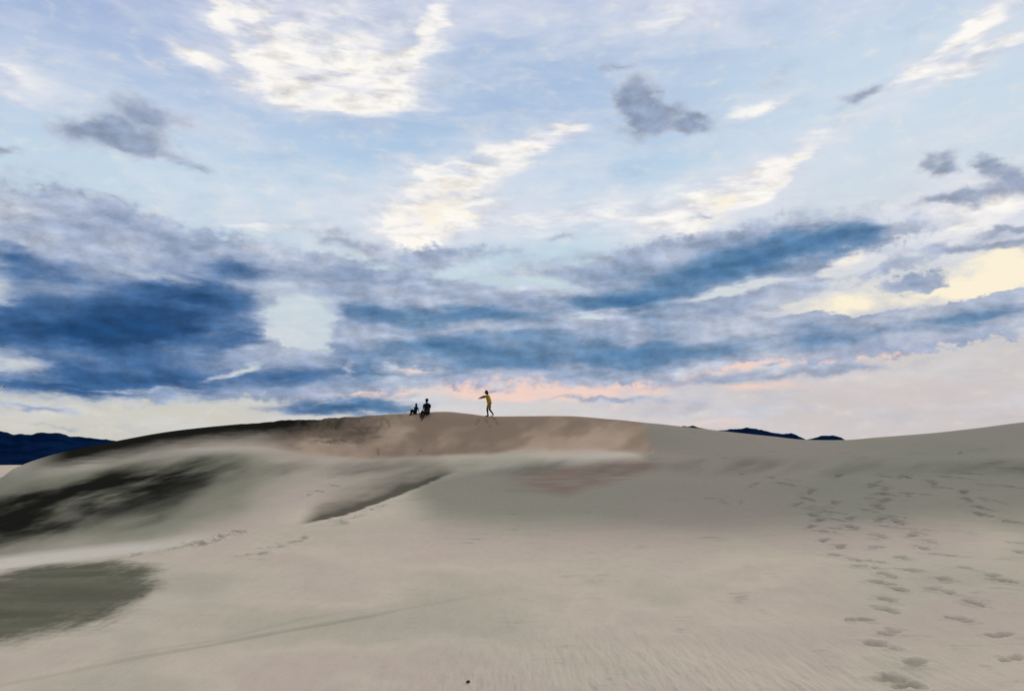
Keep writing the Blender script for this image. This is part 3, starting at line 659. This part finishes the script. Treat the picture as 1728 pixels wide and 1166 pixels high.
capsule(bm, (-.035, -.13, 1.345), (-.035, .13, 1.345), .064, .064)
for s_, e_ in ((sL, eL), (sR, eR)): capsule(bm, s_, tuple(s_[i]*.55+e_[i]*.45 for i in range(3)), .062, .058)
fuse(bm, "shirt", wk, yellow, .01)
bm = bmesh.new()
ball(bm, (.095, 0, .875), (.15, .185, .11))
for h_, k_ in ((hipL, kL), (hipR, kR)): capsule(bm, h_, tuple(h_[i]*.32+k_[i]*.68 for i in range(3)), .112, .098)
fuse(bm, "shorts", wk, beige, .01)

# --- adult seated on the brink, legs down the steep face, turned a little to the left; local -y faces the viewer
def seated(px, off, dz, rot, label, s, shirt, hat, pose, hair_long):
    x, y = brink(px, off); root = person_root((x, y, z_at(x, y)+dz), rot, label)
    B = bmesh.new(); V = lambda *v: tuple(c_*s for c_ in v)
    hipz = .11
    lean = pose['lean']
    ch = (lean[0]*.42, lean[1]*.42, hipz+.40); nk = (lean[0]*.62, lean[1]*.62, hipz+.56)
    kn, an, to = pose['knee'], pose['ankle'], pose['toe']
    for k in (-1, 1):
        hp = (.095*k, 0, hipz); K = (kn[0]+.10*k, kn[1], kn[2]); An = (an[0]+.07*k, an[1], an[2]); T = (to[0]+.085*k, to[1], to[2])
        capsule(B, V(*hp), V(*K), .085*s, .056*s); capsule(B, V(*K), V(*An), .066*s, .045*s); foot(B, V(*An), V(*T), s)
    ball(B, V(0, 0, hipz+.01), V(.17, .13, .12)); ball(B, V(lean[0]*.2, lean[1]*.2, hipz+.2), V(.14, .105, .16)); ball(B, V(ch[0], ch[1], ch[2]), V(.17, .115, .17))
    capsule(B, V(nk[0]-.13, nk[1], nk[2]-.08), V(nk[0]+.13, nk[1], nk[2]-.08), .062*s, .062*s)
    hc = (nk[0]+lean[0]*.1, nk[1]-.02, nk[2]+.155)
    capsule(B, V(nk[0], nk[1], nk[2]-.06), V(hc[0], hc[1]+.01, hc[2]-.08), .058*s, .052*s)
    arms = []
    for k in (-1, 1):
        sh = (nk[0]+.185*k, nk[1], nk[2]-.09); el, wr = pose['arms'][0 if k < 0 else 1]
        arms.append((sh, el))
        capsule(B, V(*sh), V(*el), .05*s, .038*s); capsule(B, V(*el), V(*wr), .038*s, .025*s)
        dv = Vector(wr)-Vector(el); hand(B, V(*wr), dv+Vector((0, -.05, -.06)), (0, -.3, 1), s, .6, -k)
    P, q = head(B, V(*hc), pose['look'], (lean[0]*.3, lean[1]*.2, 1), s)
    fuse(B, "body", root, skin2); eyes(P, q, root, eyem, s)
    B = bmesh.new(); ball(B, P(0, -.024, .036), (.09*s, .10*s, .095*s), q)
    if hair_long: capsule(B, P(0, -.07, 0), P(0, -.09, -.17), .06*s, .04*s)
    fuse(B, "hair", root, hairm)
    if hat:
        B = bmesh.new()
        ball(B, P(0, -.012, .085), (.088*s, .10*s, .055*s), q); ball(B, P(0, .0, .062), (.135*s, .15*s, .012*s), q)
        fuse(B, "hat", root, black, .006)
    B = bmesh.new()
    ball(B, V(lean[0]*.05, lean[1]*.05, hipz+.07), V(.19, .15, .10)); ball(B, V(lean[0]*.22, lean[1]*.22, hipz+.2), V(.20, .155, .18)); ball(B, V(ch[0], ch[1], ch[2]), V(.215, .15, .19))
    capsule(B, V(nk[0]-.15, nk[1], nk[2]-.085), V(nk[0]+.15, nk[1], nk[2]-.085), .07*s, .07*s)
    for sh, el in arms: capsule(B, V(*sh), V(*[sh[i]*.3+el[i]*.7 for i in range(3)]), .064*s, .056*s)
    fuse(B, "shirt", root, shirt, .01)
    B = bmesh.new(); ball(B, V(0, 0, hipz), V(.195, .15, .115))
    for k in (-1, 1):
        hp = (.095*k, 0, hipz); K = (kn[0]+.10*k, kn[1], kn[2]); An = (an[0]+.07*k, an[1], an[2])
        capsule(B, V(*hp), V(*K), .10*s, .074*s); capsule(B, V(*K), V(*[K[i]*.4+An[i]*.6 for i in range(3)]), .072*s, .056*s)
    fuse(B, "trousers", root, black, .01)
    return root
seated(720.5, -.30, -.02, R(-22), 'adult in dark clothes and a small hat sitting on the dune crest beside a child', 1.06, black, True,
       dict(lean=(-.05, .06), knee=(-.04, -.38, .14), ankle=(-.05, -.60, -.26), toe=(-.05, -.78, -.38), arms=[((-.235, -.04, .42), (-.14, -.24, .27)), ((.235, -.02, .42), (.13, -.22, .25))], look=(-.15, -1, -.1)), False)
seated(700.5, -.12, -.02, R(-52), 'small child in dark blue top sitting on the dune crest, leaning back with knees up', .72, navy, False,
       dict(lean=(.06, .12), knee=(-.0, -.34, .34), ankle=(-.0, -.44, -.04), toe=(0, -.62, -.12), arms=[((-.25, .10, .38), (-.12, -.18, .34)), ((.27, .16, .36), (.30, .26, .10))], look=(0, -1, .05)), True)

# ------------------------------------------------------------------ bird
bird = bpy.data.objects.new("bird", None); COL.objects.link(bird)
a_, e_ = ray(6.6, 652.4); bd = 130.0
bird.location = (bd*math.sin(a_), bd*math.cos(a_), EYE+bd*math.tan(e_)); bird.rotation_euler = (R(12), R(-18), R(60))
bird['label'] = 'small dark bird flying low against the clouds above the blue hills'; bird['category'] = 'bird'
feather = flat_mat("dark_feathers", (.02, .022, .026), 12, (.012, .013, .016), .8)
B = bmesh.new()
ball(B, (0, 0, 0), (.055, .15, .05)); ball(B, (0, .16, .02), (.034, .042, .034)); capsule(B, (0, .19, .02), (0, .235, .012), .012, .004, 8)
capsule(B, (0, -.10, 0), (0, -.22, 0), .035, .02)
fuse(B, "body", bird, feather, .006)
for k in (-1, 1):
    B = bmesh.new(); top = []; 
    pts = [(0.03, .07, -.07, .02), (.16, .10, -.05, .09), (.28, .08, -.04, .12), (.40, .02, -.05, .09), (.50, -.05, -.08, .04)]
    rows = []
    for (x, yf, yb, z) in pts:
        th = .012*(1-x/.6)
        rows.append([B.verts.new((x*k, yf, z)), B.verts.new((x*k, (yf+yb)/2, z+th)), B.verts.new((x*k, yb, z)), B.verts.new((x*k, (yf+yb)/2, z-th*.4))])
    for r0, r1 in zip(rows[:-1], rows[1:]):
        for i in range(4): B.faces.new((r0[i], r0[(i+1) % 4], r1[(i+1) % 4], r1[i]))
    B.faces.new(rows[0]); B.faces.new(rows[-1][::-1])
    bmesh.ops.recalc_face_normals(B, faces=B.faces)
    me = bpy.data.meshes.new("wing"); B.to_mesh(me); B.free(); link("wing", me, bird, feather)
B = bmesh.new()
tv = [B.verts.new(v) for v in ((-.02, -.2, .006), (.02, -.2, .006), (.06, -.33, .004), (-.06, -.33, .004), (-.02, -.2, -.006), (.02, -.2, -.006), (.06, -.33, -.002), (-.06, -.33, -.002))]
for f in ((0, 1, 2, 3), (7, 6, 5, 4), (0, 4, 5, 1), (1, 5, 6, 2), (2, 6, 7, 3), (3, 7, 4, 0)): B.faces.new([tv[i] for i in f])
bmesh.ops.recalc_face_normals(B, faces=B.faces)
me = bpy.data.meshes.new("tail"); B.to_mesh(me); B.free(); link("tail", me, bird, feather)

# ------------------------------------------------------------------ pebble at the lower edge
x, y = ground_at(790, 1152)
B = bmesh.new(); bmesh.ops.create_icosphere(B, subdivisions=3, radius=1)
for v in B.verts:
    n = v.co.normalized(); k = 1+.22*math.sin(n.x*4+1)*math.cos(n.y*3.3)+.1*math.sin(n.z*7+n.x*5)
    v.co = Vector((n.x*.016*k, n.y*.011*k, n.z*.010*k))
me = bpy.data.meshes.new("pebble"); B.to_mesh(me); B.free()
for p in me.polygons: p.use_smooth = True
pb = link("pebble", me, None, flat_mat("dark_stone", (.06, .05, .04), 90, (.03, .025, .02), .8))
pb.location = (x, y, z_at(x, y)+.006); pb.rotation_euler = (0, .1, .4)
pb['label'] = 'tiny dark pebble lying alone on the pale sand in front'; pb['category'] = 'pebble'
